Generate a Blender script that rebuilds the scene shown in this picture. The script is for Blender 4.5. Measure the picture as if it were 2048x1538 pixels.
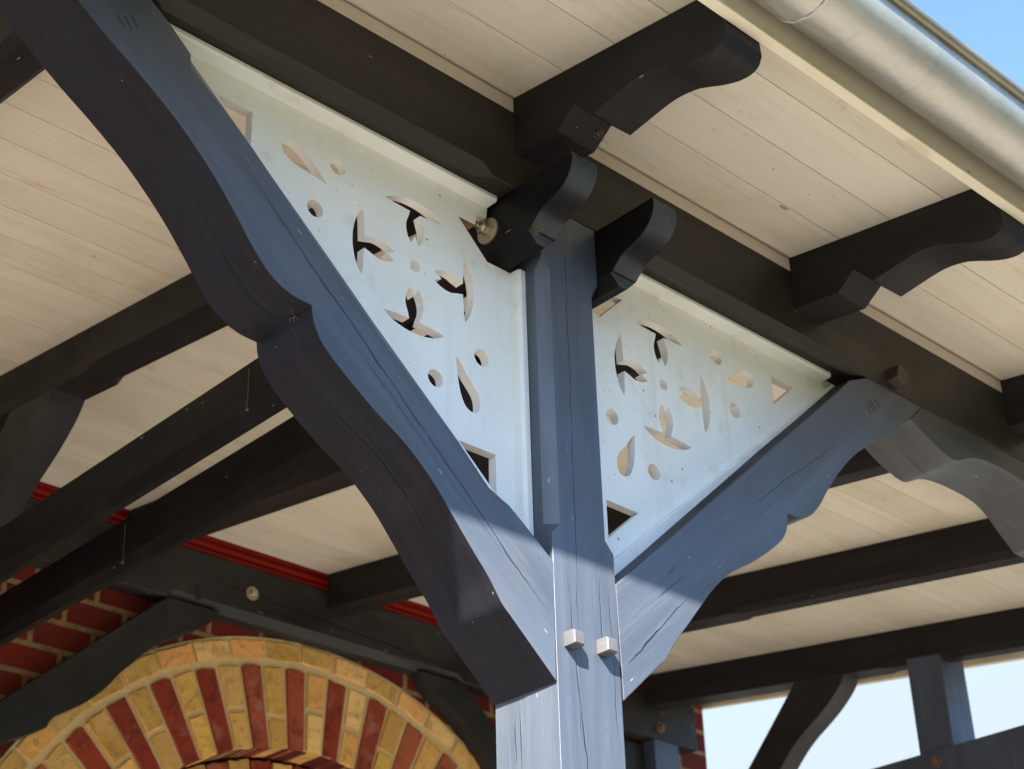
import bpy, bmesh, math, random
from mathutils import Vector, Matrix
random.seed(7)
for o in list(bpy.data.objects): bpy.data.objects.remove(o)
SC = bpy.context.scene
COL = SC.collection
S = 0.75                      # survey units -> metres (post = 0.12 m square)
H = 0.08                      # half the post
Z0, SL = 0.2428, 0.1442       # underside of the plank ceiling: z = Z0 + SL*y
def ceil_z(y): return Z0 + SL*y

# ------------------------------------------------------------------ camera
cam = bpy.data.cameras.new('camera'); cam_o = bpy.data.objects.new('camera', cam); COL.objects.link(cam_o)
RX = Vector((0.73194595, -0.68095759, -0.02349216)); RD = Vector((0.32382081, 0.37798952, -0.86733154)); RF = Vector((0.59949579, 0.62723256, 0.49717614))
M = Matrix.Identity(4)
for i in range(3):
    M[i][0] = RX[i]; M[i][1] = -RD[i]; M[i][2] = -RF[i]
CAMPOS = Vector((-2.0716, -2.0693, -2.0382))
M.translation = CAMPOS*S
cam_o.matrix_world = M
cam.sensor_width = 36; cam.lens = 36*3413.68/2048
cam.clip_start = 0.05; cam.clip_end = 5000
cam.dof.use_dof = True; cam.dof.focus_distance = 3.25*S; cam.dof.aperture_fstop = 9.0
SC.camera = cam_o
SC.render.resolution_x = 1024; SC.render.resolution_y = 769

# ------------------------------------------------------------------ sky and sun
SUN = Vector((-1.37, -1.0, 1.25)).normalized()       # towards the sun
ELEV = math.asin(SUN.z); AZ = math.atan2(SUN.x, SUN.y)
w = bpy.data.worlds.new('World'); SC.world = w; w.use_nodes = True
nt = w.node_tree; nt.nodes.clear()
sky = nt.nodes.new('ShaderNodeTexSky'); sky.sky_type = 'NISHITA'; sky.sun_disc = False
sky.sun_elevation = ELEV; sky.sun_rotation = AZ
sky.air_density = 1.0; sky.dust_density = 0.3; sky.ozone_density = 4.5; sky.altitude = 50
bg = nt.nodes.new('ShaderNodeBackground'); bg.inputs[1].default_value = 0.088
out = nt.nodes.new('ShaderNodeOutputWorld')
# bank of pale summer cloud low in the north-east
tc = nt.nodes.new('ShaderNodeTexCoord'); sx = nt.nodes.new('ShaderNodeSeparateXYZ')
mr = nt.nodes.new('ShaderNodeMapRange'); mr.interpolation_type = 'SMOOTHSTEP'
mr.inputs[1].default_value = 0.28; mr.inputs[2].default_value = 0.56; mr.inputs[3].default_value = 0.92; mr.inputs[4].default_value = 0.0
mx = nt.nodes.new('ShaderNodeMix'); mx.data_type = 'RGBA'; mx.inputs[7].default_value = (1.54, 1.72, 1.73, 1)
nt.links.new(tc.outputs['Generated'], sx.inputs[0]); pass
dq = nt.nodes.new('ShaderNodeVectorMath'); dq.operation = 'DOT_PRODUCT'; dq.inputs[1].default_value = (.69, .72, 0)
mr2 = nt.nodes.new('ShaderNodeMapRange'); mr2.interpolation_type = 'SMOOTHSTEP'; mr2.inputs[1].default_value = 0.25; mr2.inputs[2].default_value = 0.75
mm = nt.nodes.new('ShaderNodeMath'); mm.operation = 'MULTIPLY'
cn = nt.nodes.new('ShaderNodeTexNoise'); cn.inputs['Scale'].default_value = 3.2; cn.inputs['Detail'].default_value = 6; nt.links.new(tc.outputs['Generated'], cn.inputs['Vector'])
cmr = nt.nodes.new('ShaderNodeMapRange'); cmr.inputs[1].default_value = .35; cmr.inputs[2].default_value = .65; cmr.inputs[3].default_value = -.035; cmr.inputs[4].default_value = .05
ca = nt.nodes.new('ShaderNodeMath'); ca.operation = 'ADD'; ca.use_clamp = True; nt.links.new(cn.outputs[0], cmr.inputs[0]); nt.links.new(sx.outputs[2], ca.inputs[0]); nt.links.new(cmr.outputs[0], ca.inputs[1]); nt.links.new(ca.outputs[0], mr.inputs[0])
nt.links.new(tc.outputs['Generated'], dq.inputs[0]); nt.links.new(dq.outputs['Value'], mr2.inputs[0])
nt.links.new(mr.outputs[0], mm.inputs[0]); nt.links.new(mr2.outputs[0], mm.inputs[1]); nt.links.new(mm.outputs[0], mx.inputs[0]); nt.links.new(sky.outputs[0], mx.inputs[6])
nt.links.new(mx.outputs[2], bg.inputs[0]); nt.links.new(bg.outputs[0], out.inputs[0])
sun = bpy.data.lights.new('sun', 'SUN'); sun.energy = 5.0; sun.angle = math.radians(0.53); sun.color = (1.0, 0.93, 0.82)
sun_o = bpy.data.objects.new('sun', sun); COL.objects.link(sun_o)
sun_o.rotation_euler = SUN.to_track_quat('Z', 'Y').to_euler(); sun_o.location = SUN*20
SC.view_settings.view_transform = 'Standard'; SC.view_settings.look = 'None'
SC.view_settings.exposure = 2.5; SC.view_settings.gamma = 1.0
SC.render.engine = 'CYCLES'
SC.cycles.max_bounces = 8; SC.cycles.diffuse_bounces = 5; SC.cycles.caustics_reflective = False

# ------------------------------------------------------------------ node helper
class NT:
    def __init__(s, name):
        s.m = bpy.data.materials.new(name); s.m.use_nodes = True; s.t = s.m.node_tree; s.t.nodes.clear()
        s.out = s.n('ShaderNodeOutputMaterial'); s.b = s.n('ShaderNodeBsdfPrincipled'); s.l(s.b.outputs[0], s.out.inputs[0])
        s.obj = s.n('ShaderNodeTexCoord').outputs['Object']
    def n(s, k): return s.t.nodes.new(k)
    def l(s, a, b): s.t.links.new(a, b)
    def put(s, v, sock):
        if isinstance(v, bpy.types.NodeSocket): s.l(v, sock)
        elif isinstance(v, (tuple, list)) and len(v) == 3 and sock.type == 'RGBA': sock.default_value = (*v, 1)
        else: sock.default_value = v
    def math(s, op, a, b=0.0, c=None, clamp=False):
        q = s.n('ShaderNodeMath'); q.operation = op; q.use_clamp = clamp
        s.put(a, q.inputs[0]); s.put(b, q.inputs[1])
        if c is not None: s.put(c, q.inputs[2])
        return q.outputs[0]
    def ramp(s, v, a, b, lo=0.0, hi=1.0):
        q = s.n('ShaderNodeMapRange'); q.interpolation_type = 'SMOOTHSTEP'
        s.put(v, q.inputs[0])
        for i, x in enumerate((a, b, lo, hi)): q.inputs[1+i].default_value = x
        return q.outputs[0]
    def mapv(s, rot=(0,0,0), scale=(1,1,1), loc=(0,0,0), src=None):
        q = s.n('ShaderNodeMapping'); q.inputs[1].default_value = loc; q.inputs[2].default_value = rot; q.inputs[3].default_value = scale
        s.l(src or s.obj, q.inputs[0]); return q.outputs[0]
    def sep(s, v):
        q = s.n('ShaderNodeSeparateXYZ'); s.l(v, q.inputs[0]); return q.outputs
    def noise(s, v, scale=5, detail=4, rough=.55, dist=0.0):
        q = s.n('ShaderNodeTexNoise'); s.l(v, q.inputs['Vector']); q.inputs['Scale'].default_value = scale
        q.inputs['Detail'].default_value = detail; q.inputs['Roughness'].default_value = rough; q.inputs['Distortion'].default_value = dist
        return q.outputs[0]
    def voro(s, v, scale=50, feature='F1'):
        q = s.n('ShaderNodeTexVoronoi'); q.feature = feature; s.l(v, q.inputs['Vector']); q.inputs['Scale'].default_value = scale
        return q.outputs['Distance'], q.outputs['Color']
    def mix(s, f, a, b):
        q = s.n('ShaderNodeMix'); q.data_type = 'RGBA'; s.put(f, q.inputs[0]); s.put(a, q.inputs[6]); s.put(b, q.inputs[7]); return q.outputs[2]
    def bump(s, h, strength=.3, dist=.002, nrm=None):
        q = s.n('ShaderNodeBump'); q.inputs['Strength'].default_value = strength; q.inputs['Distance'].default_value = dist
        s.put(h, q.inputs['Height'])
        if nrm is not None: s.l(nrm, q.inputs['Normal'])
        return q.outputs[0]
    def fin(s, col, rough=.5, nrm=None, metal=0.0, spec=.5):
        s.put(col, s.b.inputs['Base Color']); s.put(rough, s.b.inputs['Roughness']); s.b.inputs['Metallic'].default_value = metal
        s.put(spec, s.b.inputs['Specular IOR Level'])
        if nrm is not None: s.l(nrm, s.b.inputs['Normal'])
        return s.m
    def speck(s, v, scale, keep, r0, r1, thr):
        """scattered little spots: Voronoi cells whose random value passes, radius r"""
        dd, cc = s.voro(v, scale)
        c = s.n('ShaderNodeSeparateColor'); s.l(cc, c.inputs[0])
        k = s.math('GREATER_THAN', c.outputs[0], keep)
        rad = s.math('MULTIPLY_ADD', c.outputs[1], r1-r0, r0)
        d2 = s.math('LESS_THAN', dd, rad)
        return s.math('MULTIPLY', k, d2)

    def dot(s, v, vec, off=0.0):
        q = s.n('ShaderNodeVectorMath'); q.operation = 'DOT_PRODUCT'; s.l(v, q.inputs[0]); q.inputs[1].default_value = vec
        return s.math('ADD', q.outputs['Value'], off) if off else q.outputs['Value']
    def comb(s, a, b, c):
        q = s.n('ShaderNodeCombineXYZ'); s.put(a, q.inputs[0]); s.put(b, q.inputs[1]); s.put(c, q.inputs[2]); return q.outputs[0]
    def along(s, d):
        """object coordinates turned so that X runs along the grain direction d"""
        d = Vector(d).normalized(); p = d.cross(Vector((0, 0, 1)) if abs(d.z) < .9 else Vector((0, 1, 0))).normalized(); q = d.cross(p)
        rnd = s.n('ShaderNodeObjectInfo').outputs['Random']
        return s.comb(s.math('ADD', s.dot(s.obj, d), s.math('MULTIPLY', rnd, 9.0)), s.dot(s.obj, p), s.dot(s.obj, q))

def paint(name, base, d=(1,0,0), cracks=(), specks=.0, rough=.42, dust=.5, chips=0.0, spec=.5, grain=1.0, shade_tone=None):
    """oil paint on sawn timber brushed along the grain d. cracks: (P, Q, face normal, half width) in survey units"""
    g = NT(name)
    v = g.along(d)
    fine = g.noise(g.mapv(scale=(3.0, 60, 60), src=v), 2.2, 5, .62, .3)
    wide = g.noise(g.mapv(scale=(1.2, 14, 14), src=v), 1.6, 3, .5, .6)
    blot = g.noise(v, 5.5, 4, .6)
    col = g.mix(g.ramp(wide, .3, .7), tuple(x*.84 for x in base), tuple(min(1, x*1.2) for x in base))
    col = g.mix(g.math('MULTIPLY', g.ramp(fine, .5, .72), .42*grain), col, tuple(min(1, x*1.45+.01) for x in base))
    col = g.mix(g.math('MULTIPLY', g.ramp(blot, .48, .8), .2*dust), col, (.21, .19, .16))
    height = g.math('ADD', g.math('MULTIPLY', fine, .5), g.math('MULTIPLY', wide, .6))
    nor = g.n('ShaderNodeNewGeometry').outputs['True Normal']
    if shade_tone:      # shade painted into the colour: faces not turned outward get a near-black tone
        shade_col = g.mix(g.ramp(wide, .3, .7), tuple(x*.84 for x in shade_tone), tuple(x*1.15 for x in shade_tone))
        shade_col = g.mix(g.math('MULTIPLY', g.ramp(fine, .5, .72), .18*grain), shade_col, tuple(x*1.9+.004 for x in shade_tone))
        shade_col = g.mix(g.math('MULTIPLY', g.ramp(g.noise(v, 9, 5, .65), .52, .74), .10), shade_col, (.085, .075, .062))
        facing_out = g.ramp(g.dot(nor, (0, -1, 0)), .35, .85)
        col = g.mix(facing_out, shade_col, col); spec = g.math('MULTIPLY_ADD', facing_out, spec-.10, .10)
    for i, (P, Q, N, wd) in enumerate(cracks):
        P = Vector(P)*S; Q = Vector(Q)*S; N = Vector(N); dd = (Q-P).normalized(); L = (Q-P).length; pp = N.cross(dd)
        t = g.dot(g.obj, dd, -P.dot(dd)); u = g.dot(g.obj, pp, -P.dot(pp))
        tv = g.comb(t, i*1.7, 0.0)
        wob = g.math('SUBTRACT', g.noise(tv, 9, 3, .6), .5); wob2 = g.math('SUBTRACT', g.noise(tv, 70, 2, .6), .5)
        u = g.math('ADD', u, g.math('MULTIPLY_ADD', wob, .014, g.math('MULTIPLY', wob2, .002)))
        wv = g.math('MULTIPLY', g.ramp(g.noise(tv, 18, 2, .5), .25, .7, .3, 1.0), wd)
        e = g.math('SUBTRACT', 1.0, g.math('POWER', g.math('ABSOLUTE', g.math('SUBTRACT', g.math('DIVIDE', t, L/2), 1.0)), 4.0), clamp=True)
        wv = g.math('MULTIPLY', g.math('MULTIPLY', wv, e), g.math('GREATER_THAN', g.dot(nor, N), .6))
        mk = g.math('LESS_THAN', g.math('ABSOLUTE', u), wv)
        lip = g.math('LESS_THAN', g.math('ABSOLUTE', g.math('SUBTRACT', u, g.math('MULTIPLY', wv, 1.6))), g.math('MULTIPLY', wv, .55))
        col = g.mix(g.math('MULTIPLY', lip, .3), col, tuple(min(1, x*1.8+.01) for x in (shade_tone or base)))
        col = g.mix(mk, col, tuple(x*.1 for x in base))
        height = g.math('SUBTRACT', height, g.math('MULTIPLY', mk, 2.0))
    if specks > 0:
        sp = g.speck(v, 95, 1-specks*.6, .03, .10, 0)
        sp2 = g.speck(g.mapv(scale=(.22, 1.4, 1.4), loc=(3, 1, 2), src=v), 90, 1-specks*.9, .03, .14, 0)
        col = g.mix(g.math('MULTIPLY', sp, .45), col, (.38, .36, .32))
        col = g.mix(g.math('MULTIPLY', sp2, .5), col, (.5, .5, .48))
    if chips > 0:
        ck = g.speck(g.mapv(loc=(5, 2, 7), scale=(.6, 1, 1), src=v), 60, 1-chips, .03, .11, 0)
        col = g.mix(ck, col, (.016, .014, .013)); height = g.math('SUBTRACT', height, ck)
        lnk = g.speck(g.mapv(loc=(1, 4, 2), scale=(.10, 2.2, 2.2), src=v), 46, 1-chips*1.4, .02, .1, 0)
        col = g.mix(g.math('MULTIPLY', lnk, .75), col, (.55, .54, .5))
    return g.fin(col, g.ramp(blot, .3, .75, rough-.06, rough+.16), g.bump(height, .5, .0014), spec=spec)

# ------------------------------------------------------------------ mesh helpers (survey units in, metres out)
def addf(bm, vs, mi=0):
    try:
        f = bm.faces.new(vs); f.material_index = mi; return f
    except ValueError: return None
AX = {'x': lambda a, p: (a, p[0], p[1]), 'y': lambda a, p: (p[0], a, p[1]), 'z': lambda a, p: (p[0], p[1], a)}
def prism(bm, poly, ax, a0, a1, mi=0):
    """polygon (the two other axes in order) pushed from a0 to a1 along ax"""
    f = AX[ax]
    A = [bm.verts.new(Vector(f(a0, p))*S) for p in poly]; B = [bm.verts.new(Vector(f(a1, p))*S) for p in poly]
    n = len(poly)
    addf(bm, A, mi); addf(bm, B[::-1], mi)
    for i in range(n): addf(bm, [A[i], B[i], B[(i+1) % n], A[(i+1) % n]], mi)
def box(bm, x0, x1, y0, y1, z0, z1, mi=0): prism(bm, [(x0, y0), (x1, y0), (x1, y1), (x0, y1)], 'z', z0, z1, mi)
def loft(bm, ax, secs, mi=0):
    """secs: [(a, [(p,q)...])] same point count"""
    f = AX[ax]; R = [[bm.verts.new(Vector(f(a, p))*S) for p in P] for a, P in secs]
    n = len(R[0])
    for r0, r1 in zip(R, R[1:]):
        for i in range(n): addf(bm, [r0[i], r1[i], r1[(i+1) % n], r0[(i+1) % n]], mi)
    addf(bm, R[0], mi); addf(bm, R[-1][::-1], mi)
def tube(bm, pts, r, n=8, mi=0, rad=None):
    pts = [Vector(p)*S for p in pts]; rings = []
    for i, p in enumerate(pts):
        t = (pts[min(i+1, len(pts)-1)]-pts[max(i-1, 0)]).normalized()
        a = t.cross(Vector((0, 0, 1)) if abs(t.z) < .95 else Vector((1, 0, 0))).normalized(); b = t.cross(a)
        rr = (rad[i] if rad else r)*S
        rings.append([bm.verts.new(p+rr*(a*math.cos(k*2*math.pi/n)+b*math.sin(k*2*math.pi/n))) for k in range(n)])
    for r0, r1 in zip(rings, rings[1:]):
        for k in range(n): addf(bm, [r0[k], r1[k], r1[(k+1) % n], r0[(k+1) % n]], mi)
    addf(bm, rings[0][::-1], mi); addf(bm, rings[-1], mi)
def smooth_path(pts, corners=(), step=5):
    """Catmull-Rom through pts, sharp at the listed indices and at the ends"""
    out = []; n = len(pts); cs = set(corners) | {0, n-1}
    for i in range(n-1):
        p1, p2 = Vector(pts[i]), Vector(pts[i+1])
        p0 = Vector(pts[i-1]) if i not in cs else p1*2-p2
        p3 = Vector(pts[i+2]) if (i+1) not in cs else p2*2-p1
        for k in range(step):
            t = k/step
            q = .5*((2*p1)+(p2-p0)*t+(2*p0-5*p1+4*p2-p3)*t*t+(3*p1-p0-3*p2+p3)*t**3)
            out.append((q.x, q.y))
    out.append(tuple(pts[-1])); return out
def obj(name, bm, mats, parent=None, bevel=.0025, smooth=True, loc=None):
    bmesh.ops.remove_doubles(bm, verts=bm.verts, dist=1e-6)
    bmesh.ops.recalc_face_normals(bm, faces=bm.faces)
    me = bpy.data.meshes.new(name); bm.to_mesh(me); bm.free()
    for m in (mats if isinstance(mats, (list, tuple)) else [mats]): me.materials.append(m)
    if smooth:
        me.polygons.foreach_set('use_smooth', [True]*len(me.polygons)); me.set_sharp_from_angle(angle=math.radians(32))
    o = bpy.data.objects.new(name, me); COL.objects.link(o)
    if bevel:
        b = o.modifiers.new('edge', 'BEVEL'); b.width = bevel*S; b.segments = 2; b.limit_method = 'ANGLE'; b.angle_limit = math.radians(35); b.harden_normals = True
    if parent is not None: attach(o, parent)
    return o
def attach(o, parent):
    o.parent = parent
    base = Vector(parent.location)
    q = parent.parent
    while q: base += Vector(q.location); q = q.parent
    o.location = -base
def tag(o, label, cat, group=None, kind=None):
    o['label'] = label
    if cat: o['category'] = cat
    if group: o['group'] = group
    if kind: o['kind'] = kind
    return o
def thing(name, label, cat, loc, group=None):
    o = bpy.data.objects.new(name, None); o.empty_display_size = .05; COL.objects.link(o); o.location = Vector(loc)*S
    return tag(o, label, cat, group)
def copy_tree(o, parent=None, dx=None):
    c = o.copy(); COL.objects.link(c)
    if parent is not None: c.parent = parent
    if dx: c.location = Vector(o.location)+Vector(dx)*S
    for ch in [k for k in bpy.data.objects if k.parent == o]: copy_tree(ch, c)
    return c
NB = bmesh.new

# ------------------------------------------------------------------ materials
SLATE = (.055, .067, .091)
DARK = (.027, .0225, .018)
RAFT = (.0165, .0145, .0145)
FN = (0, -1, 0); LN = (-1, 0, 0)
BD = (.93, 0, .797); BDL = (.93, 0, -.797)
SHADE_TONE = (.0165, .0175, .0235)  # painted shade for brace soffits and other faces not turned outward
m_post = paint('slate_post_paint', SLATE, (0,0,1), spec=.6, rough=.42, specks=.07, chips=.10, dust=.5, cracks=[
    ((-.011,-H,-.02), (-.022,-H,-.95), FN, .0015), ((-.034,-H,-.93), (-.013,-H,-1.20), FN, .0014), ((-.047,-H,-.79), (-.024,-H,-1.13), FN, .0010),
    ((.038,-H,-.78), (.04,-H,-.95), FN, .0010), ((.062,-H,-.80), (.066,-H,-1.1), FN, .0009), ((-H,.016,-1.03), (-H,.016,-1.5), LN, .0016), ((-H,.03,-1.04), (-H,.028,-1.14), LN, .0009)])
m_braceL = paint('slate_left_brace_paint', SLATE, BDL, shade_tone=SHADE_TONE, spec=.6, rough=.42, specks=.05, chips=.04, cracks=[
    ((-.80,-H,-.25), (-.09,-H,-.905), FN, .0018), ((-.62,-H,-.45), (-.2,-H,-.82), FN, .0008), ((-.78,-.01,-.39), (-.64,-.01,-.48), (-.55,0,-.83), .0014), ((-.60,-.01,-.56), (-.2,-.01,-.93), (-.6,0,-.75), .0012)])
m_braceR = paint('slate_right_brace_paint', SLATE, BD, shade_tone=SHADE_TONE, spec=.6, rough=.42, specks=.08, chips=.05, cracks=[
    ((.84,-H,-.245), (.50,-H,-.505), FN, .0014), ((.29,-H,-.76), (.10,-H,-.945), FN, .0016), ((.26,-H,-.70), (.2,-H,-.76), FN, .001), ((.28,-H,-.72), (.2,-H,-.79), FN, .001)])
m_purlin = paint('dark_purlin_paint', DARK, (1,0,0), specks=.06, dust=.3, spec=.25, cracks=[
    ((-.9,-H,.195), (-.1,-H,.135), FN, .0013), ((.05,-H,.088), (.75,-H,.05), FN, .0008), ((.3,-H,.12), (1.1,-H,.11), FN, .0006)])
m_corbel = paint('slate_corbel_paint', (.046,.049,.054), (1,0,0), specks=.08, dust=.8, cracks=[((1.22,.0,-.09), (1.44,.02,-.09), (0,0,-1), .0014)])
m_tie = paint('slate_tie_paint', (.046,.052,.062), (0,1,0), specks=.07, dust=.1, spec=.25, shade_tone=(.009,.0085,.009))
m_raft = paint('dark_rafter_paint', RAFT, (0,1,.144), specks=.04, dust=.15, spec=.12, rough=.5)
m_beam = paint('grey_wall_beam_paint', (.022,.021,.020), (1,0,0), spec=.2, specks=.06, dust=.4, cracks=[((1.0,2.9,.50), (2.4,2.9,.42), FN, .003), ((1.2,2.9,.44), (2.3,2.9,.395), FN, .002)])
m_wbr = paint('grey_wall_brace_paint', (.018,.018,.018), BD, spec=.2, dust=.3)
m_gab = paint('slate_gable_paint', (.045,.06,.095), (0,0,1), dust=.3, specks=.05)
m_peg = paint('worn_peg_paint', (.074,.075,.080), (0,1,0), specks=.3, dust=1.2, chips=.6)
m_pegd = paint('bare_peg_wood', (.034,.023,.016), (0,1,0), specks=.1)

def cream(name, base, d, grain=.5, stains=1.0, island=False):
    g = NT(name); v = g.along(d)
    if island:
        ri = g.n('ShaderNodeNewGeometry').outputs['Random Per Island']
        v = g.comb(g.math('MULTIPLY_ADD', ri, 37.0, g.sep(v)[0]), g.math('MULTIPLY_ADD', ri, 11.0, g.sep(v)[1]), g.sep(v)[2])
    gr = g.noise(g.mapv(scale=(1.1, 26, 26), src=v), 2.0, 6, .6, 1.2)
    wide = g.noise(g.mapv(scale=(.6, 5, 5), src=v), 1.5, 3, .5, .5)
    bl = g.noise(v, 3.0, 5, .65)
    col = g.mix(g.ramp(wide, .3, .7), tuple(x*.93 for x in base), tuple(min(1, x*1.05) for x in base))
    if island:
        col = g.mix(g.math('MULTIPLY', ri, .38), col, tuple(x*.86*k for x, k in zip(base, (1.0, .97, .92))))
    col = g.mix(g.math('MULTIPLY', g.ramp(gr, .48, .68), .42*grain), col, (base[0]*.80, base[1]*.72, base[2]*.58))
    # knots
    kd, kc = g.voro(g.mapv(scale=(1.0, 2.6, 2.6), src=v), 2.3)
    ks = g.n('ShaderNodeSeparateColor'); g.l(kc, ks.inputs[0])
    kn = g.math('MULTIPLY', g.math('GREATER_THAN', ks.outputs[0], .62), g.ramp(kd, .045, .10, 1.0, 0.0))
    col = g.mix(g.math('MULTIPLY', kn, .4*stains), col, (base[0]*.62, base[1]*.50, base[2]*.34))
    st = g.math('MULTIPLY', g.ramp(bl, .52, .74), .42*stains)
    col = g.mix(st, col, (base[0]*.70, base[1]*.63, base[2]*.46))
    sm = g.noise(g.mapv(scale=(.8, 2.2, 2.2), loc=(7, 2, 5), src=v), 7, 6, .7, .8)
    col = g.mix(g.math('MULTIPLY', g.ramp(sm, .60, .74), .5*stains), col, (base[0]*.60, base[1]*.50, base[2]*.34))
    # fly specks and rusty spots
    s1 = g.speck(v, 30, .80, .02, .10, 0); s2 = g.speck(g.mapv(loc=(4, 3, 9), scale=(.45, 1, 1), src=v), 9, .78, .01, .07, 0)
    col = g.mix(g.math('MULTIPLY', s1, .65*stains), col, (.10, .06, .03)); col = g.mix(g.math('MULTIPLY', s2, .6*stains), col, (.13, .075, .035))
    hgt = g.math('ADD', g.math('MULTIPLY', gr, .6), g.math('MULTIPLY', bl, .3))
    return g.fin(col, .62, g.bump(hgt, .25, .0012), spec=.3)
m_ceil = cream('cream_plank_paint', (.66, .605, .50), (1,0,0), 1.0, 1.0, True)
m_fasc = cream('cream_fascia_paint', (.72, .65, .50), (1,0,0), .5, 1.0)
m_inf = cream('cream_infill_paint', (.60, .52, .44), (1,0,0), .5, .6)

def white(name, d):
    g = NT(name); v = g.along(d)
    gr = g.noise(g.mapv(scale=(1.2, 30, 30), src=v), 2.0, 5, .6, .6); bl = g.noise(g.obj, 6.0, 5, .6); bl2 = g.noise(g.obj, 22.0, 4, .6)
    col = g.mix(g.ramp(bl, .3, .75), (.86, .86, .84), (.80, .795, .75))
    col = g.mix(g.math('MULTIPLY', g.ramp(bl2, .55, .75), .34), col, (.56, .53, .43))
    dr = g.noise(g.mapv(scale=(24, 24, 1.6)), 1.0, 4, .6)
    col = g.mix(g.math('MULTIPLY', g.ramp(dr, .56, .74), .22), col, (.52, .48, .38))
    s1 = g.speck(g.obj, 38, .88, .02, .09, 0); s2 = g.speck(g.mapv(loc=(2, 5, 1)), 75, .90, .04, .16, 0)
    col = g.mix(g.math('MULTIPLY', s1, .8), col, (.08, .06, .05)); col = g.mix(g.math('MULTIPLY', s2, .5), col, (.30, .25, .18))
    return g.fin(col, .45, g.bump(g.math('ADD', g.math('MULTIPLY', gr, .7), g.math('MULTIPLY', bl, .4)), .18, .0009), spec=.4)
m_white = white('white_panel_paint', (1,0,0)); m_trimx = white('white_moulding_paint', (1,0,0)); m_trimz = white('white_side_moulding_paint', (0,0,1)); m_trimd = white('white_raking_moulding_paint', BD)
g = NT('raw_sawn_wood'); v = g.along((1,0,0))
m_raw = g.fin(g.mix(g.noise(g.mapv(scale=(2, 30, 30), src=v), 3, 4), (.16, .085, .035), (.28, .16, .07)), .7)

def zinc(name, tint):
    g = NT(name)
    b1 = g.noise(g.mapv(scale=(1.2, 4, 4)), 5, 6, .66, .5); b2 = g.noise(g.mapv(scale=(2, 5, 5)), 26, 5, .7); b3 = g.noise(g.mapv(scale=(30, 2, 2)), 1.3, 4, .6, .3)
    col = g.mix(g.ramp(b1, .32, .7), tuple(x*.82 for x in tint), tint)
    col = g.mix(g.math('MULTIPLY', g.ramp(b2, .5, .72), .25), col, (tint[0]*1.05, tint[1]*.88, tint[2]*.62))
    col = g.mix(g.math('MULTIPLY', g.ramp(b3, .56, .75), .35), col, tuple(x*.5 for x in tint))
    dd, cc = g.voro(g.obj, 95); q = g.n('ShaderNodeSeparateColor'); g.l(cc, q.inputs[0])
    col = g.mix(g.math('MULTIPLY', q.outputs[0], .14), col, tuple(x*1.3 for x in tint))
    sp = g.speck(g.obj, 55, .92, .05, .15, 0)
    col = g.mix(g.math('MULTIPLY', sp, .55), col, (.60, .60, .58))
    rg = g.math('ADD', g.ramp(b1, .3, .75, .33, .48), g.math('MULTIPLY', b2, .12))
    return g.fin(col, rg, g.bump(g.math('ADD', b1, g.math('MULTIPLY', b2, .2)), .10, .003), metal=.8)
m_zinc = zinc('galvanised_steel', (.46, .445, .395)); m_bead = zinc('dull_bead_zinc', (.24, .225, .17)); m_zincd = zinc('weathered_zinc', (.48, .46, .40))
g = NT('solder'); nn = g.noise(g.obj, 120, 4, .7)
m_solder = g.fin(g.mix(nn, (.34, .32, .29), (.72, .70, .66)), .55, g.bump(nn, .8, .002), metal=.4)
g = NT('bolt_steel'); m_bolt = g.fin(g.mix(g.noise(g.obj, 60, 3), (.42, .38, .26), (.68, .64, .5)), .28, metal=1.0)
g = NT('washer_steel'); m_wash = g.fin(g.mix(g.noise(g.obj, 40, 4), (.34, .28, .20), (.50, .44, .35)), .45, metal=.7)
g = NT('rusty_bolt_iron'); m_rust = g.fin(g.mix(g.noise(g.obj, 80, 4), (.10, .055, .035), (.20, .12, .08)), .6, metal=.3)
g = NT('red_gloss_paint'); v = g.along((1,0,0))
m_red = g.fin(g.mix(g.noise(g.mapv(scale=(1, 12, 12), src=v), 3, 3), (.13, .004, .002), (.20, .008, .003)), .5, spec=.08)
g = NT('dark_opening_paint'); m_dark = g.fin((.012, .011, .013), .6)
g = NT('cobweb'); m_web = g.fin(g.mix(g.noise(g.obj, 90, 3), (.085, .062, .03), (.17, .13, .07)), .9)
g = NT('carved_mark'); m_mark = g.fin((.010, .010, .011), .8)

def brickmat(name, tones, dark, pale):
    g = NT(name); ri = g.n('ShaderNodeNewGeometry').outputs['Random Per Island']
    q = g.n('ShaderNodeValToRGB'); q.color_ramp.interpolation = 'LINEAR'; g.l(ri, q.inputs[0])
    e = q.color_ramp.elements
    e[0].position = 0; e[0].color = (*tones[0], 1); e[1].position = 1; e[1].color = (*tones[-1], 1)
    for k, t in enumerate(tones[1:-1]): x = e.new((k+1)/(len(tones)-1)); x.color = (*t, 1)
    off = g.comb(g.math('MULTIPLY', ri, 31.0), 0.0, g.math('MULTIPLY', ri, 17.0))
    va = g.n('ShaderNodeVectorMath'); va.operation = 'ADD'; g.l(g.obj, va.inputs[0]); g.l(off, va.inputs[1]); v = va.outputs[0]
    n1 = g.noise(v, 13, 6, .7, .6); n2 = g.noise(v, 55, 5, .7); n3 = g.noise(v, 7, 4, .6, 1.0)
    col = g.mix(g.math('MULTIPLY', g.ramp(n1, .48, .70), .75), q.outputs[0], dark)
    col = g.mix(g.math('MULTIPLY', g.ramp(n3, .54, .72), .55), col, pale)
    col = g.mix(g.math('MULTIPLY', g.ramp(n2, .56, .72), .6), col, tuple(x*.35 for x in dark))
    return g.fin(col, .88, g.bump(g.math('ADD', n1, n2), .9, .006), spec=.2)
m_bred = brickmat('red_brick', [(.38, .070, .030), (.19, .026, .016), (.31, .050, .024), (.40, .115, .055), (.24, .034, .022)], (.09, .018, .012), (.40, .20, .15))
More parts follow.
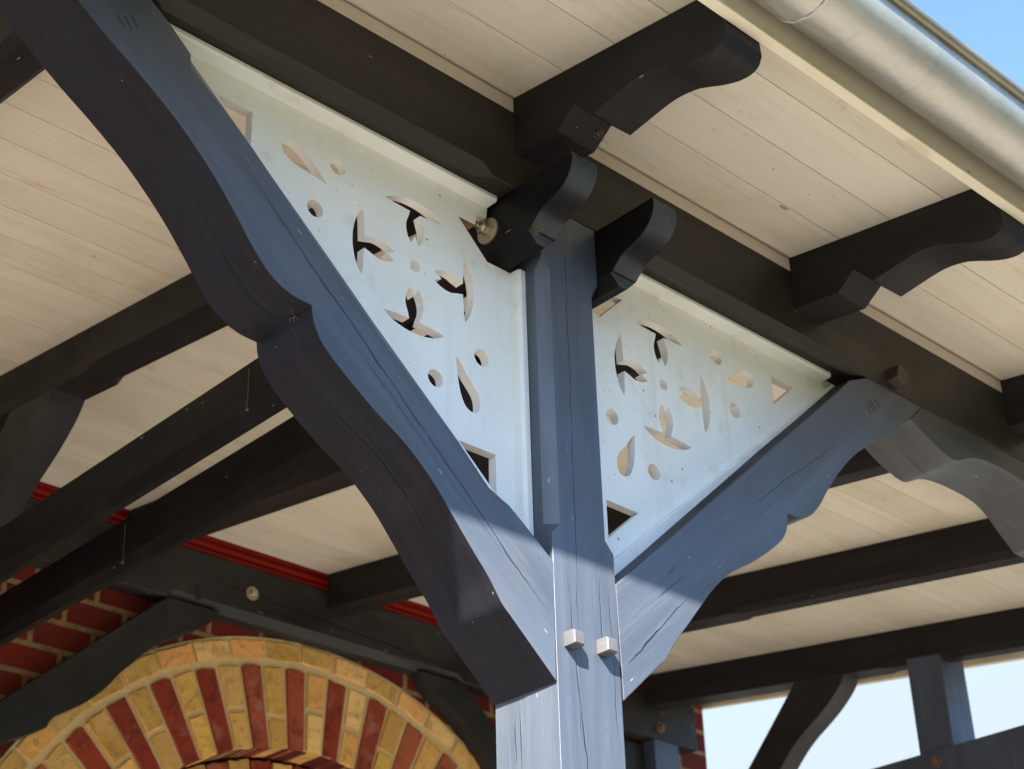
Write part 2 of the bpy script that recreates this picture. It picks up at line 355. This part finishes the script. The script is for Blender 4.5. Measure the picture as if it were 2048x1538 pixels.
m_byel = brickmat('yellow_brick', [(.84, .47, .13), (.60, .41, .09), (.84, .40, .14), (.88, .60, .24), (.54, .32, .09), (.74, .45, .13)], (.36, .19, .05), (.84, .54, .25))
g = NT('lime_mortar'); n1 = g.noise(g.obj, 40, 5, .7)
m_mort = g.fin(g.mix(n1, (.50, .36, .17), (.74, .57, .32)), .9, g.bump(n1, .6, .004), spec=.2)
g = NT('red_brick_wall')
bt = g.n('ShaderNodeTexBrick'); xz = g.sep(g.obj); g.l(g.comb(xz[0], xz[2], 0.0), bt.inputs['Vector'])
bt.offset = .5; bt.inputs['Scale'].default_value = 1.0; bt.inputs['Brick Width'].default_value = .235*S; bt.inputs['Row Height'].default_value = .1025*S
bt.inputs['Mortar Size'].default_value = .0085; bt.inputs['Mortar Smooth'].default_value = .25
bt.inputs['Color1'].default_value = (.17, .016, .009, 1); bt.inputs['Color2'].default_value = (.075, .008, .007, 1); bt.inputs['Mortar'].default_value = (.27, .185, .085, 1)
n1 = g.noise(g.obj, 32, 6, .7)
col = g.mix(g.math('MULTIPLY', g.ramp(n1, .42, .7), .7), bt.outputs['Color'], (.10, .02, .012))
m_brick = g.fin(col, .85, g.bump(g.math('SUBTRACT', g.math('MULTIPLY', n1, .3), bt.outputs['Fac']), .6, .006), spec=.25)
g = NT('pale_platform_paving'); n1 = g.noise(g.obj, .4, 4); n2 = g.noise(g.obj, 30, 4)
m_pave = g.fin(g.mix(g.math('MULTIPLY', g.math('ADD', n1, n2), .5), (.235, .218, .190), (.29, .268, .236)), .9)
g = NT('rough_turf'); n1 = g.noise(g.obj, .25, 5, .65); n2 = g.noise(g.obj, 6, 4)
m_turf = g.fin(g.mix(g.math('MULTIPLY', g.math('ADD', n1, n2), .5), (.028, .045, .016), (.075, .085, .035)), .9)
g = NT('dark_ballast_and_turf'); n1 = g.noise(g.obj, .4, 4); n2 = g.noise(g.obj, 8, 4)
m_ground = g.fin(g.mix(g.math('MULTIPLY', g.math('ADD', n1, n2), .5), (.045, .05, .032), (.10, .095, .075)), .9)

# ------------------------------------------------------------------ ground
GZ = -4.15
bm = NB(); bmesh.ops.create_grid(bm, x_segments=8, y_segments=8, size=1500)
bmesh.ops.translate(bm, verts=bm.verts, vec=(0, 0, GZ*S))
o = obj('ground', bm, m_ground, bevel=0); o['kind'] = 'structure'
bm = NB(); prism(bm, smooth_path([(-16, GZ-.05), (-24, -1.5), (-34, 4.6), (-48, 7.6), (-70, 8.6)], (), 4)+[(-140, 8.6), (-140, GZ-.05)], 'x', -260, 260)  # unseen bank, added to block low sky light from the front
o = obj('sky_blocker_bank', bm, m_turf, bevel=0); o['kind'] = 'structure'
bm = NB(); box(bm, -30, 30, -3.4, 3.0, GZ-.3, GZ+.008)
o = obj('paving', bm, m_pave, bevel=0); o['kind'] = 'structure'

# ------------------------------------------------------------------ roof: plank ceiling, fascia, infill
BW = .1415
def planks(bm, x0, x1, y0, y1):
    k = math.floor((y0+.51)/BW)
    while True:
        a = max(y0, -.51+k*BW); b = min(y1, -.51+(k+1)*BW); k += 1
        if a >= y1-1e-6: break
        if b <= y0+1e-6: continue
        a += .0008; b -= .0008
        za, zb = ceil_z(a), ceil_z(b); t = .03
        prism(bm, [(a, za), (b, zb), (b, zb+t), (a, za+t)], 'x', x0, x1)
root = thing('plank_ceiling', 'cream painted plank ceiling under the sloping canopy roof', 'ceiling', (0, 0, ceil_z(0)))
bm = NB(); planks(bm, -4.6, 3.985, -.645, -.082); planks(bm, -4.6, 3.985, -.078, 2.97)
obj('plank', bm, m_ceil, root, bevel=.0014)
bm = NB(); prism(bm, [(-.70, ceil_z(-.70)+.034), (3.3, ceil_z(3.3)+.034), (3.3, ceil_z(3.3)+.075), (-.70, ceil_z(-.70)+.075)], 'x', -4.7, 4.03)
obj('roof_deck', bm, m_raft, root, bevel=0)
bm = NB(); prism(bm, [(-.634, .075), (-.659, .0755), (-.662, .30), (-.634, .30)], 'x', -4.6, 4.02)
tag(obj('fascia_board', bm, m_fasc, bevel=.003), 'long cream fascia board along the eave behind the metal gutter', 'fascia')
bm = NB(); prism(bm, [(-.0795, .194), (-.0795, ceil_z(-.0795)-.001), (-.055, ceil_z(-.055)-.001), (-.055, .194)], 'x', -4.4, 3.95)
tag(obj('infill_board', bm, m_inf, bevel=.0015), 'narrow cream infill strip standing on the dark eaves beam below the planks', 'board')
bm = NB(); prism(bm, [(-.66, ceil_z(-.66)-.022), (3.3, ceil_z(3.3)-.022), (3.3, ceil_z(3.3)+.11), (-.66, ceil_z(-.66)+.11)], 'x', 3.99, 4.02)
tag(obj('verge_board', bm, m_fasc, bevel=.003), 'cream verge board closing the far gable end of the ceiling', 'board')

# ------------------------------------------------------------------ gutter
GY, GZc, GR = -.740, .162, .075
def trough(bm, x0, x1, r, mi=0, th=.0022, n=28):
    A = [(GY+r*math.cos(a), GZc-r*math.sin(a)) for a in [math.pi*k/n for k in range(n+1)]]
    Bq = [(GY+(r-th)*math.cos(a), GZc-(r-th)*math.sin(a)) for a in [math.pi*k/n for k in range(n+1)]]
    prism(bm, A+Bq[::-1], 'x', x0, x1, mi)
root = thing('gutter', 'half round galvanised gutter hung along the eave in the upper right', 'gutter', (0, GY, GZc))
bm = NB(); trough(bm, -.05, 4.02, GR); obj('trough', bm, m_zinc, root, bevel=0)
bm = NB(); trough(bm, -4.6, -.085, GR-.013); obj('trough', bm, m_zincd, root, bevel=0)
bm = NB(); trough(bm, -.118, -.028, GR+.0045, th=.005); obj('sleeve', bm, m_zincd, root, bevel=.001)
bm = NB()
pts = []
for k in range(60):
    a = math.pi*k/59; r = GR+.0035
    pts.append((-.024+.0012*math.sin(k*.7)+.0006*math.sin(k*2.1), GY+r*math.cos(a), GZc-r*math.sin(a)))
tube(bm, pts, .003, 6, rad=[(.0024+.0008*random.random()) for _ in pts]); obj('solder_seam', bm, m_solder, root, bevel=0)
bm = NB(); tube(bm, [(-4.6, GY-GR-.006, GZc+.0105), (4.02, GY-GR-.006, GZc+.0105)], .0115, 16); obj('rolled_bead', bm, m_bead, root, bevel=0)

# ------------------------------------------------------------------ purlin
def chsec(c, x0=-H, x1=H, z0=0.0, z1=.1938):       # section with its lower front edge cut back by c
    return [(x0, z0+c), (x0+c, z0), (x1, z0), (x1, z1), (x0, z1)]
C1, C0 = .024, .002
root = thing('eaves_beam', 'long dark eaves beam carried by the post, running above the white panels', 'beam', (0, 0, 0))
bm = NB()
loft(bm, 'x', [(a, chsec(c)) for a, c in ((-4.4, C0), (-.985, C0), (-.955, C1), (-.235, C1), (-.205, C0), (.195, C0), (.225, C1), (.965, C1), (.995, C0), (3.9, C0))])
obj('beam', bm, m_purlin, root, bevel=.003)
bm = NB(); pc = Vector((1.122, 0, .036)); R2 = .021
prism(bm, [(pc.x+R2*1.35*math.cos(a), pc.z+R2*1.35*math.sin(a)) for a in [math.radians(28+90*k) for k in range(4)]], 'y', -.112, .0)
o = obj('peg', bm, m_pegd, root, bevel=.003); o['label'] = 'bare brown peg driven through the beam'

# ------------------------------------------------------------------ post with two pegs
def sq(c):
    return [(-H+c, -H), (H-c, -H), (H, -H+c), (H, H-c), (H-c, H), (-H+c, H), (-H, H-c), (-H, -H+c)]
root = thing('timber_post', 'slate blue timber post, sunlit at its foot, between two white panels', 'post', (0, 0, GZ))
bm = NB()
loft(bm, 'z', [(z, sq(c)) for z, c in ((GZ, .0006), (-3.2, .0006), (-.735, .0006), (-.712, .0215), (-.158, .0215), (-.135, .0025), (-.0015, .0025))])
obj('shaft', bm, m_post, root, bevel=0)
for cx, cz, dy in ((-.047, -.937, -.106), (.036, -.931, -.107)):
    bm = NB()
    loft(bm, 'y', [(y, [(cx-a, cz-a), (cx+a, cz-a*.95), (cx+a*.95, cz+a), (cx-a, cz+a)]) for y, a in ((.06, .0138), (-H, .0138), (dy+.004, .0136), (dy, .0112))])
    obj('peg', bm, m_peg, root, bevel=.0012)

# ------------------------------------------------------------------ braces
UP = [(.08, -.794), (.150, -.7405), (.184, -.7165), (.213, -.7165), (.305, -.628), (.485, -.484), (.609, -.370), (.773, -.217), (.886, -.130), (.905, -.114), (.908, -.087), (.955, -.044), (1.012, -.0015), (1.2355, -.0015)]
LO = [(.084, -1.019), (.190, -.925), (.209, -.908), (.239, -.867), (.278, -.824), (.324, -.771), (.368, -.722), (.425, -.674), (.492, -.634), (.557, -.589), (.602, -.552), (.620, -.528), (.630, -.503), (.6335, -.480),
      (.677, -.476), (.720, -.456), (.757, -.419), (.790, -.376), (.844, -.312), (.915, -.244), (.992, -.187), (1.064, -.140), (1.132, -.090), (1.174, -.057)]
UPS = [(.08, -.794), (.150, -.732), (.184, -.7015), (.213, -.676), (.305, -.594), (.485, -.434), (.609, -.323), (.773, -.180), (.886, -.080), (.905, -.0625), (.908, -.060), (.935, -.036), (1.012, -.0015), (1.2355, -.0015)]
def brace_poly(sgn, UP=UP):
    lo = smooth_path(LO, corners=(1, 13), step=4)
    P = UP+[p for p in lo[::-1]]
    return [(sgn*x, z) for x, z in P]
marks = {-1: [((-1.053, -.084), (-1.037, -.104)), ((-1.038, -.079), (-1.023, -.101)), ((-1.026, -.072), (-1.013, -.091))],
         1: [((1.031, -.055), (1.048, -.069)), ((.994, -.087), (1.006, -.102)), ((1.002, -.075), (1.020, -.088)), ((1.009, -.066), (1.032, -.080))]}
for sgn, lab, mat in ((-1, 'carved slate blue brace left of the post, sweeping up and towards the viewer', m_braceL), (1, 'carved slate blue brace right of the post, half sunlit at its foot', m_braceR)):
    root = thing('carved_brace', lab, 'brace', (sgn*.08, 0, -1.0), 'carved braces of the post')
    bm = NB(); upf = UP if sgn < 0 else [(b[0]*.9+a[0]*.1, b[1]*.9+a[1]*.1) for a, b in zip(UP, UPS)]
    loft(bm, 'y', [(-H-.0006, brace_poly(sgn, upf)), (-H+(.026 if sgn < 0 else .006), brace_poly(sgn, UPS)), (H-.0006, brace_poly(sgn, UPS))]); obj('timber', bm, mat, root, bevel=.0028)
    bm = NB()
    for a, b in marks[sgn]:
        d = Vector((b[0]-a[0], b[1]-a[1])); n = Vector((-d.y, d.x)).normalized()*.0011
        prism(bm, [(a[0]+n.x, a[1]+n.y), (b[0]+n.x*.4, b[1]+n.y*.4), (b[0]-n.x*.4, b[1]-n.y*.4), (a[0]-n.x, a[1]-n.y)], 'y', -H-.0011, -H+.002)
    obj('carpenter_mark', bm, m_mark, root, bevel=0)
# carved corbel under the beam, past the right brace
CB = [(1.1755, -.0575), (1.19, -.060), (1.235, -.082), (1.285, -.099), (1.330, -.110), (1.362, -.109), (1.395, -.094), (1.430, -.078), (1.48, -.066), (1.55, -.0605), (1.64, -.062), (1.695, -.071), (1.738, -.092), (1.79, -.130), (1.846, -.168)]
bm = NB(); prism(bm, smooth_path(CB, (), 4)+[(1.90, -.168), (1.90, -.0012), (1.2375, -.0012)], 'y', -H+.0012, H-.0012)
tag(obj('carved_corbel', bm, m_corbel, bevel=.0028), 'wavy carved corbel under the eaves beam at the right edge', 'corbel')

# ------------------------------------------------------------------ tie beams (a pair clasping the post)
NOSE = [(-.2425, -.001), (-.2445, -.018), (-.2385, -.042), (-.220, -.065), (-.195, -.079), (-.172, -.086), (-.152, -.094), (-.136, -.106), (-.1225, -.1195)]
def tsec(c, x0, x1, zb=-.1435): return [(x0, zb+c), (x0+c, zb), (x1-c, zb), (x1, zb+c), (x1, -.0012), (x0, -.0012)]
for x0, x1, lab in ((-.150, -.0805, 'dark tie beam with carved nose left of the post, bolted beside the panel'), (.0805, .150, 'dark tie beam with carved nose right of the post')):
    root = thing('tie_beam', lab, 'beam', ((x0+x1)/2, -.24, -.07), 'tie beams clasping the post')
    bm = NB()
    nose = [(-.1165, -.0012)]+smooth_path(NOSE, (), 4)+[(-.1165, -.1200)]
    prism(bm, nose, 'x', x0, x1)
    loft(bm, 'y', [(y, tsec(.0235, x0, x1)) for y in (-.1165, 2.95)])
    obj('timber', bm, m_tie, root, bevel=.0022)
    if x0 < 0:
        b = NB(); by, bz = -.003, -.066
        n = 24
        prism(b, [(by+.0285*math.cos(2*math.pi*k/n), bz+.0285*math.sin(2*math.pi*k/n)) for k in range(n)], 'x', -.1555, -.148)
        # bolt first (part), washer as its sub-part
        hb = NB(); prism(hb, [(by+.0005+.0150*math.cos(math.pi*k/3+.3), bz+.003+.0150*math.sin(math.pi*k/3+.3)) for k in range(6)], 'x', -.172, -.1550)
        prism(hb, [(by+.0005+.0075*math.cos(2*math.pi*k/12), bz+.003+.0075*math.sin(2*math.pi*k/12)) for k in range(12)], 'x', -.185, -.171)
        bo = obj('bolt', hb, m_bolt, root, bevel=.0016)
        obj('washer', b, m_wash, bo, bevel=.0014)

KB = [(.0805, -.70), (.13, -.60), (.185, -.50), (.235, -.44), (.33, -.36), (.45, -.25), (.56, -.146)]
bm = NB(); prism(bm, smooth_path(KB, (), 3)+[(.30, -.1447), (.0805, -.33)], 'x', -.06, .06)
tag(obj('knee_bracket', bm, m_raft, bevel=.002), 'dark bracket behind the post, glimpsed through the lower holes of the left panel', 'bracket')

# ------------------------------------------------------------------ fretwork panels
YP, TH = -.007, .020
CX, CZ = .346, -.237       # centre of the rosette in the right hand panel (mirrored on the left)
half = [(.126, .074), (.1235, .055), (.1225, .035), (.1215, .0125), (.107, .0165), (.092, .0215), (.077, .0215), (.062, .0175), (.049, .010)]
outer = [(.126, .074), (.137, .058), (.1445, .037), (.1485, .015)]
arm = [half[0]]+smooth_path(half[0:4], (), 3)[1:]+smooth_path(half[3:], (), 3)[1:]+[(.067, 0)]
lowr = [(u, -w_) for u, w_ in arm[:-1]][::-1]
oc = smooth_path(outer+[(.149, 0)]+[(u, -w_) for u, w_ in outer[::-1]], (), 3)[::-1]
ARM = arm+lowr+oc[1:-1]
def rosette():
    R = []
    for k in range(4):
        a = k*math.pi/2; R.append([(CX+u*math.cos(a)-w_*math.sin(a), CZ+u*math.sin(a)+w_*math.cos(a)) for u, w_ in ARM])
    return R
def circle(x, z, r, n=28): return [(x+r*math.cos(2*math.pi*k/n), z+r*math.sin(2*math.pi*k/n)) for k in range(n)]
T1 = [(.555, -.151), (.571, -.134), (.589, -.116), (.606, -.102), (.623, -.0925), (.638, -.089), (.651, -.092), (.659, -.100), (.6615, -.110), (.660, -.119), (.654, -.128), (.644, -.1345), (.628, -.139), (.613, -.142), (.594, -.1445), (.574, -.147)]
T2 = [(.245, -.393), (.229, -.409), (.215, -.428), (.200, -.444), (.189, -.458), (.185, -.472), (.185, -.485), (.189, -.496), (.196, -.501), (.206, -.502), (.214, -.499), (.223, -.492), (.231, -.476), (.236, -.459), (.240, -.435), (.242, -.414)]
def loopsmooth(P): return smooth_path(P+[P[0]], (), 3)[:-1]
HOLES = rosette()+[circle(CX, CZ, .0127)]+[circle(x, z, .0181) for x, z in ((.534, -.0975), (.582, -.2155), (.295, -.4625), (.179, -.3745))]+[loopsmooth(T1), loopsmooth(T2)]
HOLES += [[(.811, -.0715), (.728, -.0715), (.728, -.146)], [(.2395, -.5725), (.147, -.5715), (.147, -.655)]]
for sgn, lab in ((-1, 'white fretwork panel left of the post, cut out round a bolted beam'), (1, 'white fretwork panel right of the post, framed by a raking moulding')):
    root = thing('fretwork_panel', lab, 'panel', (sgn*.4, YP, -.4), 'white fretwork panels beside the post')
    # outline: along the beam, down behind the brace, up beside the post, round the tie beam
    if sgn < 0:
        outl = [(.157, -.0165), (.160, -.0415), (.187, -.042), (.189, -.0705), (.235, -.0705), (.1595, -.1455), (.079, -.1455), (.079, -.83), (.93, -.1), (1.02, -.002), (.157, -.002)]
        raw = {3, 4, 2}
    else:
        outl = [(.160, -.002), (.160, -.0695), (.2335, -.0695), (.1595, -.1435), (.079, -.1435), (.079, -.83), (.93, -.1), (1.02, -.002)]
        raw = set()
    loops = [[(sgn*x, z) for x, z in L] for L in [outl]+HOLES]
    bm = NB(); edges = []; rings = []
    for L in loops:
        vs = [bm.verts.new(Vector((x, YP, z))*S) for x, z in L]; rings.append(vs)
        edges += [bm.edges.new((vs[i], vs[(i+1) % len(vs)])) for i in range(len(vs))]
    bmesh.ops.triangle_fill(bm, use_beauty=True, use_dissolve=False, edges=edges)
    front = list(bm.faces)
    back = {}
    for vs in rings:
        for q in vs: back[q] = bm.verts.new(q.co+Vector((0, TH*S, 0)))
    for f in front: addf(bm, [back[q] for q in f.verts][::-1])
    for ri_, vs in enumerate(rings):
        for i in range(len(vs)):
            a, b = vs[i], vs[(i+1) % len(vs)]
            addf(bm, [a, b, back[b], back[a]], 1 if (ri_ == 0 and i in raw) else 0)
    obj('board', bm, [m_white, m_raw], root, bevel=0)
    # moulding under the beam
    xa, xb = (.157, 1.0) if sgn < 0 else (.158, .925)
    bm = NB(); prof = [(-.038, -.0012), (-.0385, -.010), (-.0345, -.0145), (YP+.002, -.0150), (YP+.002, -.0012)]
    xs = sorted((sgn*xa, sgn*xb)); prism(bm, prof, 'x', *xs); obj('top_moulding', bm, m_trimx, root, bevel=.0012)
    if sgn < 0:
        bm = NB(); a = .0805
        prism(bm, [(-a, YP+.002), (-a, -.034), (-a-.0135, -.034), (-a-.0185, -.027), (-a-.0195, YP+.002)], 'z', -.79, -.147)
        obj('side_moulding', bm, m_trimz, root, bevel=.0015)
    # raking moulding along the brace
    bm = NB(); p0 = Vector((.0805, -.7925)); p1 = Vector((.955, -.0425)); d = (p1-p0).normalized(); n = Vector((-d.y, d.x))
    q = [p0, p1, p1+n*.024-d*.0, p0+n*.024+d*.0]
    prism(bm, [(sgn*v_.x, v_.y) for v_ in q], 'y', -.030, YP+.002); obj('raking_moulding', bm, m_trimd, root, bevel=.002)

# ------------------------------------------------------------------ rafters
XR0, RP, RW = -.1446, .8985, .105
DEP = .142
TAIL = [(-.202, .073), (-.253, .111), (-.301, .0575), (-.355, .0655), (-.421, .0725), (-.472, .0650), (-.505, .0520), (-.540, .0350), (-.575, .0220), (-.605, .0180), (-.625, .0250), (-.6355, .0440), (-.6335, .080)]
def rsec(c, y):
    t = ceil_z(y)-.001; b = t-DEP-.003
    return [(XR0, b+c), (XR0+c, b), (XR0+RW-c, b), (XR0+RW, b+c), (XR0+RW, t), (XR0, t)]
def rafter(label):
    root = thing('rafter', label, 'rafter', (XR0, -.63, .1), 'rafters under the plank ceiling')
    bm = NB()
    tp = smooth_path(TAIL, (0, 1, 2, 11), 4)
    prism(bm, [(0.0, ceil_z(0)-.001), (0.0, ceil_z(0)-DEP-.001)]+tp+[(-.6335, ceil_z(-.6335)-.001)], 'x', XR0, XR0+RW)
    loft(bm, 'y', [(y, rsec(c, y)) for y, c in ((0.0, C0), (.16, C0), (.19, .021), (1.60, .021), (1.635, C0), (2.975, C0))])
    obj('timber', bm, m_raft, root, bevel=.0025)
    return root
RLAB = {1: 'dark rafter with curled tail just above the post, its tail at top centre', 0: 'dark rafter in the extreme upper left corner', 2: 'dark rafter with curled tail at the right edge under the fascia',
        3: 'dark rafter passing behind the carved corbel and right panel', 4: 'dark rafter low on the right, next to last before the gable', 5: 'dark gable rafter last on the right, above the open sky'}
proto = rafter(RLAB[1])
for k in (0, 2, 3, 4, 5):
    c = copy_tree(proto, None, (RP*(k-1), 0, 0)); c['label'] = RLAB[k]

# ------------------------------------------------------------------ knee braces from the wall up to two rafters, gable frame
KU = [(1.800, .365), (1.835, .314), (1.90, .258), (1.966, .214), (2.04, .170), (2.102, .124), (2.169, .060), (2.30, -.068), (2.60, -.355), (2.92, -.66)]
KT = [(2.92, -.44), (2.332, .105), (2.095, .352), (2.06, .392)]
def knee(x0, label):
    bm = NB(); prism(bm, smooth_path(KU, (), 3)+KT, 'x', x0+.002, x0+RW-.002)
    return tag(obj('knee_brace', bm, m_wbr, bevel=.0025), label, 'brace', 'knee braces from the wall to the rafters')
knee(XR0, 'grey knee brace at the left edge rising to a rafter')
knee(XR0+4*RP, 'dark curved knee brace against the sky below the gable rafter')
XG = XR0+4*RP
root = thing('gable_tie', 'dark tie beam with a bolt crossing the lower right corner', 'beam', (XG+.1, -.2, -.05))
bm = NB(); box(bm, XG-.002, XG+.075, -.25, 2.95, -.215, -.0555); obj('timber', bm, m_gab, root, bevel=.003)
hb = NB(); n = 16; by, bz = 1.432, -.098
prism(hb, [(by+.013*math.cos(2*math.pi*k/n), bz+.013*math.sin(2*math.pi*k/n)) for k in range(n)], 'x', XG-.022, XG-.002)
bo = obj('bolt', hb, m_rust, root, bevel=.003)
b = NB(); prism(b, [(by+.024*math.cos(2*math.pi*k/n), bz+.024*math.sin(2*math.pi*k/n)) for k in range(n)], 'x', XG-.008, XG-.0015); obj('washer', b, m_rust, bo, bevel=.001)
bm = NB()
def gs(c): return [(XG+.003+c, 1.352), (XG+.165, 1.352), (XG+.165, 1.505), (XG+.003+c, 1.505), (XG+.003, 1.505-c), (XG+.003, 1.352+c)]
loft(bm, 'z', [(z, gs(c)) for z, c in ((-.0565, .002), (.235, .002), (.255, .002), (.42, .002))])
tag(obj('gable_strut', bm, m_gab, bevel=.002), 'short upright strut standing on the gable tie beam against the sky', 'post')

# ------------------------------------------------------------------ wall: brickwork, arch, beam, cornice
YW = 2.98; AXc, AZc = 1.650, -1.067; RO = 1.435
root = thing('brick_wall', 'red brick wall with a yellow and red banded brick arch', 'wall', (1.65, YW, GZ))
RI = 1.025
bm = NB()
xL, xR, zT = -4.0, 3.945, .74
arcp = [(AXc+RI*math.cos(a), AZc+RI*math.sin(a)) for a in [math.pi*k/48 for k in range(49)]]
outl = [(xL, GZ), (xL, zT), (xR, zT), (xR, GZ), (AXc+RI, GZ)]+arcp+[(AXc-RI, GZ)]
prism(bm, outl, 'y', YW, YW+.30); obj('wall', bm, m_brick, root, bevel=0)
bm = NB(); prism(bm, [(AXc+(RO+.012)*math.cos(a), AZc+(RO+.012)*math.sin(a)) for a in [math.pi*k/60 for k in range(61)]]+[(AXc+(RI+.004)*math.cos(a), AZc+(RI+.004)*math.sin(a)) for a in [math.pi*k/60 for k in range(60, -1, -1)]], 'y', YW-.004, YW+.06)
obj('mortar_bed', bm, m_mort, root, bevel=0)
def vbrick(bm, r0, r1, a0, a1, y0, y1, mi):
    j = lambda: (random.random()-.5)*.017
    P = []
    na = 3
    for k in range(na+1):
        a = a0+(a1-a0)*k/na; P.append((AXc+(r1+j()*.6)*math.cos(a), AZc+(r1+j()*.6)*math.sin(a)))
    for k in range(na, -1, -1):
        a = a0+(a1-a0)*k/na; P.append((AXc+(r0+j()*.6)*math.cos(a), AZc+(r0+j()*.6)*math.sin(a)))
    prism(bm, P, 'y', y0+j()*.5, y1, mi)
bm = NB(); da = .1165; k = 0; a = .10
while a < math.pi-.1:
    e = .008; vbrick(bm, 1.364, RO, a+e/2+random.random()*.003, a+da-e/2, YW-.012, YW+.05, 0); a += da
obj('header_ring', bm, m_byel, root, bevel=.003)
bm = NB(); da = .0768; a = .06; k = 0
while a < math.pi-.06:
    e = .0135
    if k % 2 == 0: vbrick(bm, RI, 1.333, a+e/2, a+da-e/2, YW-.012, YW+.12, 0)
    else:
        m_ = 1.165+random.uniform(-.025, .025)
        vbrick(bm, RI, m_-.010, a+e/2, a+da-e/2, YW-.012, YW+.12, 1); vbrick(bm, m_+.010, 1.333, a+e/2, a+da-e/2, YW-.012, YW+.05, 1)
    a += da; k += 1
obj('arch', bm, [m_bred, m_byel], root, bevel=.003)
bm = NB(); a = .05; k = 0
while a < math.pi-.05:
    vbrick(bm, .90, RI-.012, a+.006, a+.094, YW+.115, YW+.25, k % 2); a += .10; k += 1
obj('inner_arch', bm, [m_bred, m_byel], root, bevel=.005)
bm = NB(); prism(bm, [(AXc-1.03, GZ), (AXc-1.03, AZc)]+[(AXc+1.03*math.cos(a), AZc+1.03*math.sin(a)) for a in [math.pi*k/40 for k in range(40, -1, -1)]]+[(AXc+1.03, GZ)], 'y', YW+.17, YW+.28)
obj('window_recess', bm, m_dark, root, bevel=0)
bm = NB(); box(bm, 3.12, 3.49, YW-.02, YW+.02, GZ, .36); tag(obj('door', bm, m_dark, bevel=.003), 'dark doorway leaf below the wall beam right of the post', 'door')

root = thing('wall_beam', 'grey wall beam with bolts above the brick arch', 'beam', (1.4, 2.94, .48))
def ws(c): return [(2.9, .378+c), (2.9+c, .378), (2.985, .378), (2.985, .586), (2.9, .586)]
bm = NB(); loft(bm, 'x', [(x, ws(c)) for x, c in ((-3.9, C0), (.93, C0), (.96, .03), (2.33, .03), (2.36, C0), (3.792, C0))]); obj('timber', bm, m_beam, root, bevel=.003)
for bx, bz in ((1.302, .484), (3.545, .437), (-.30, .47)):
    n = 16
    hb = NB(); prism(hb, [(bx+.014*math.cos(2*math.pi*k/n), bz+.014*math.sin(2*math.pi*k/n)) for k in range(n)], 'y', 2.878, 2.9); bo = obj('bolt', hb, m_bolt if bx < 2 else m_rust, root, bevel=.003)
    b = NB(); prism(b, [(bx+.027*math.cos(2*math.pi*k/n), bz+.027*math.sin(2*math.pi*k/n)) for k in range(n)], 'y', 2.894, 2.901); obj('washer', b, m_wash if bx < 2 else m_rust, bo, bevel=.001)
bm = NB(); n = 12; prism(bm, [(1.071+.02*math.cos(2*math.pi*k/n), .424+.026*math.sin(2*math.pi*k/n)) for k in range(n)], 'y', 2.8985, 2.91); obj('bolt_hole', bm, m_mark, root, bevel=0)
bm = NB(); prism(bm, [(2.985, .5875), (2.912, .5875), (2.902, .598), (2.902, .606), (2.914, .611), (2.897, .624), (2.897, .634), (2.909, .640), (2.900, .652), (2.900, .662), (2.985, .672)], 'x', -3.9, 3.70)
tag(obj('cornice', bm, m_red, bevel=.001), 'glossy red moulded cornice between wall beam and ceiling', 'cornice')
WB_U = [(.10, -.372), (.354, -.146), (.90, .339), (.947, .3765)]
WB_L = [(1.17, .3765), (1.143, .338), (1.09, .292), (.968, .224), (.889, .163), (.830, .10), (.778, .045), (.735, -.012), (.695, -.053), (.640, -.098), (.580, -.135), (.545, -.165), (.530, -.196), (.470, -.232), (.373, -.285), (.20, -.42), (.10, -.55)]
for mir, lab in ((0, 'grey carved arch brace on the wall left of the brick arch'), (1, 'grey carved arch brace on the wall right of the brick arch')):
    P = WB_U+smooth_path(WB_L, (0, 12), 3)
    if mir: P = [(2*1.652-x, z) for x, z in P]
    bm = NB(); prism(bm, P, 'y', 2.902, 2.978); tag(obj('arch_brace', bm, m_wbr, bevel=.003), lab, 'brace', 'arch braces on the wall')
bm = NB(); box(bm, 3.50, 3.662, 2.9, 2.979, GZ, .3765); tag(obj('wall_post', bm, m_gab, bevel=.003), 'slate blue wall post at the far brick corner', 'post')

# ------------------------------------------------------------------ cobwebs
def thread(p0, p1, lab, blob=.006):
    bm = NB(); P0, P1 = Vector(p0), Vector(p1); pts = [P0.lerp(P1, t/10)+Vector((random.uniform(-1, 1), random.uniform(-1, 1), 0))*.0012 for t in range(11)]
    tube(bm, pts, .0008, 5, rad=[.0006+.0007*random.random() for _ in pts])
    q = bmesh.ops.create_icosphere(bm, subdivisions=1, radius=blob*S)
    for vv in q['verts']: vv.co = vv.co*random.uniform(.6, 1.2)+P1*S
    tag(obj('cobweb_thread', bm, m_web, bevel=0), lab, 'cobweb', 'hanging cobweb threads')
thread((-.153, .820, -.021), (-.154, .817, -.130), 'short dusty cobweb thread hanging against the left tie beam', .0045)
thread((.077, 1.722, -.025), (.076, 1.717, -.140), 'thin cobweb thread hanging against the right tie beam', .0045)
def tuft(c, r, n, lab):
    bm = NB(); c = Vector(c)
    for _ in range(n):
        a = Vector([random.gauss(0, 1) for _ in range(3)])*r*.55; b_ = Vector([random.gauss(0, 1) for _ in range(3)])*r*.55
        m_ = (a+b_)/2+Vector([random.gauss(0, 1) for _ in range(3)])*r*.3
        tube(bm, [c+a, c+m_, c+b_], .0007, 4)
    tag(obj('cobweb', bm, m_web, bevel=0), lab, 'cobweb', 'cobweb tufts')
tuft((-.060, -.235, .095), .012, 26, 'yellowish cobweb tuft in the notch of the rafter above the post')
tuft((-.144, -.135, -.128), .010, 22, 'small cobweb tuft under the carved nose left of the post')
tuft((-.63, -.03, -.482), .014, 18, 'dusty cobweb in the cusp under the left brace')
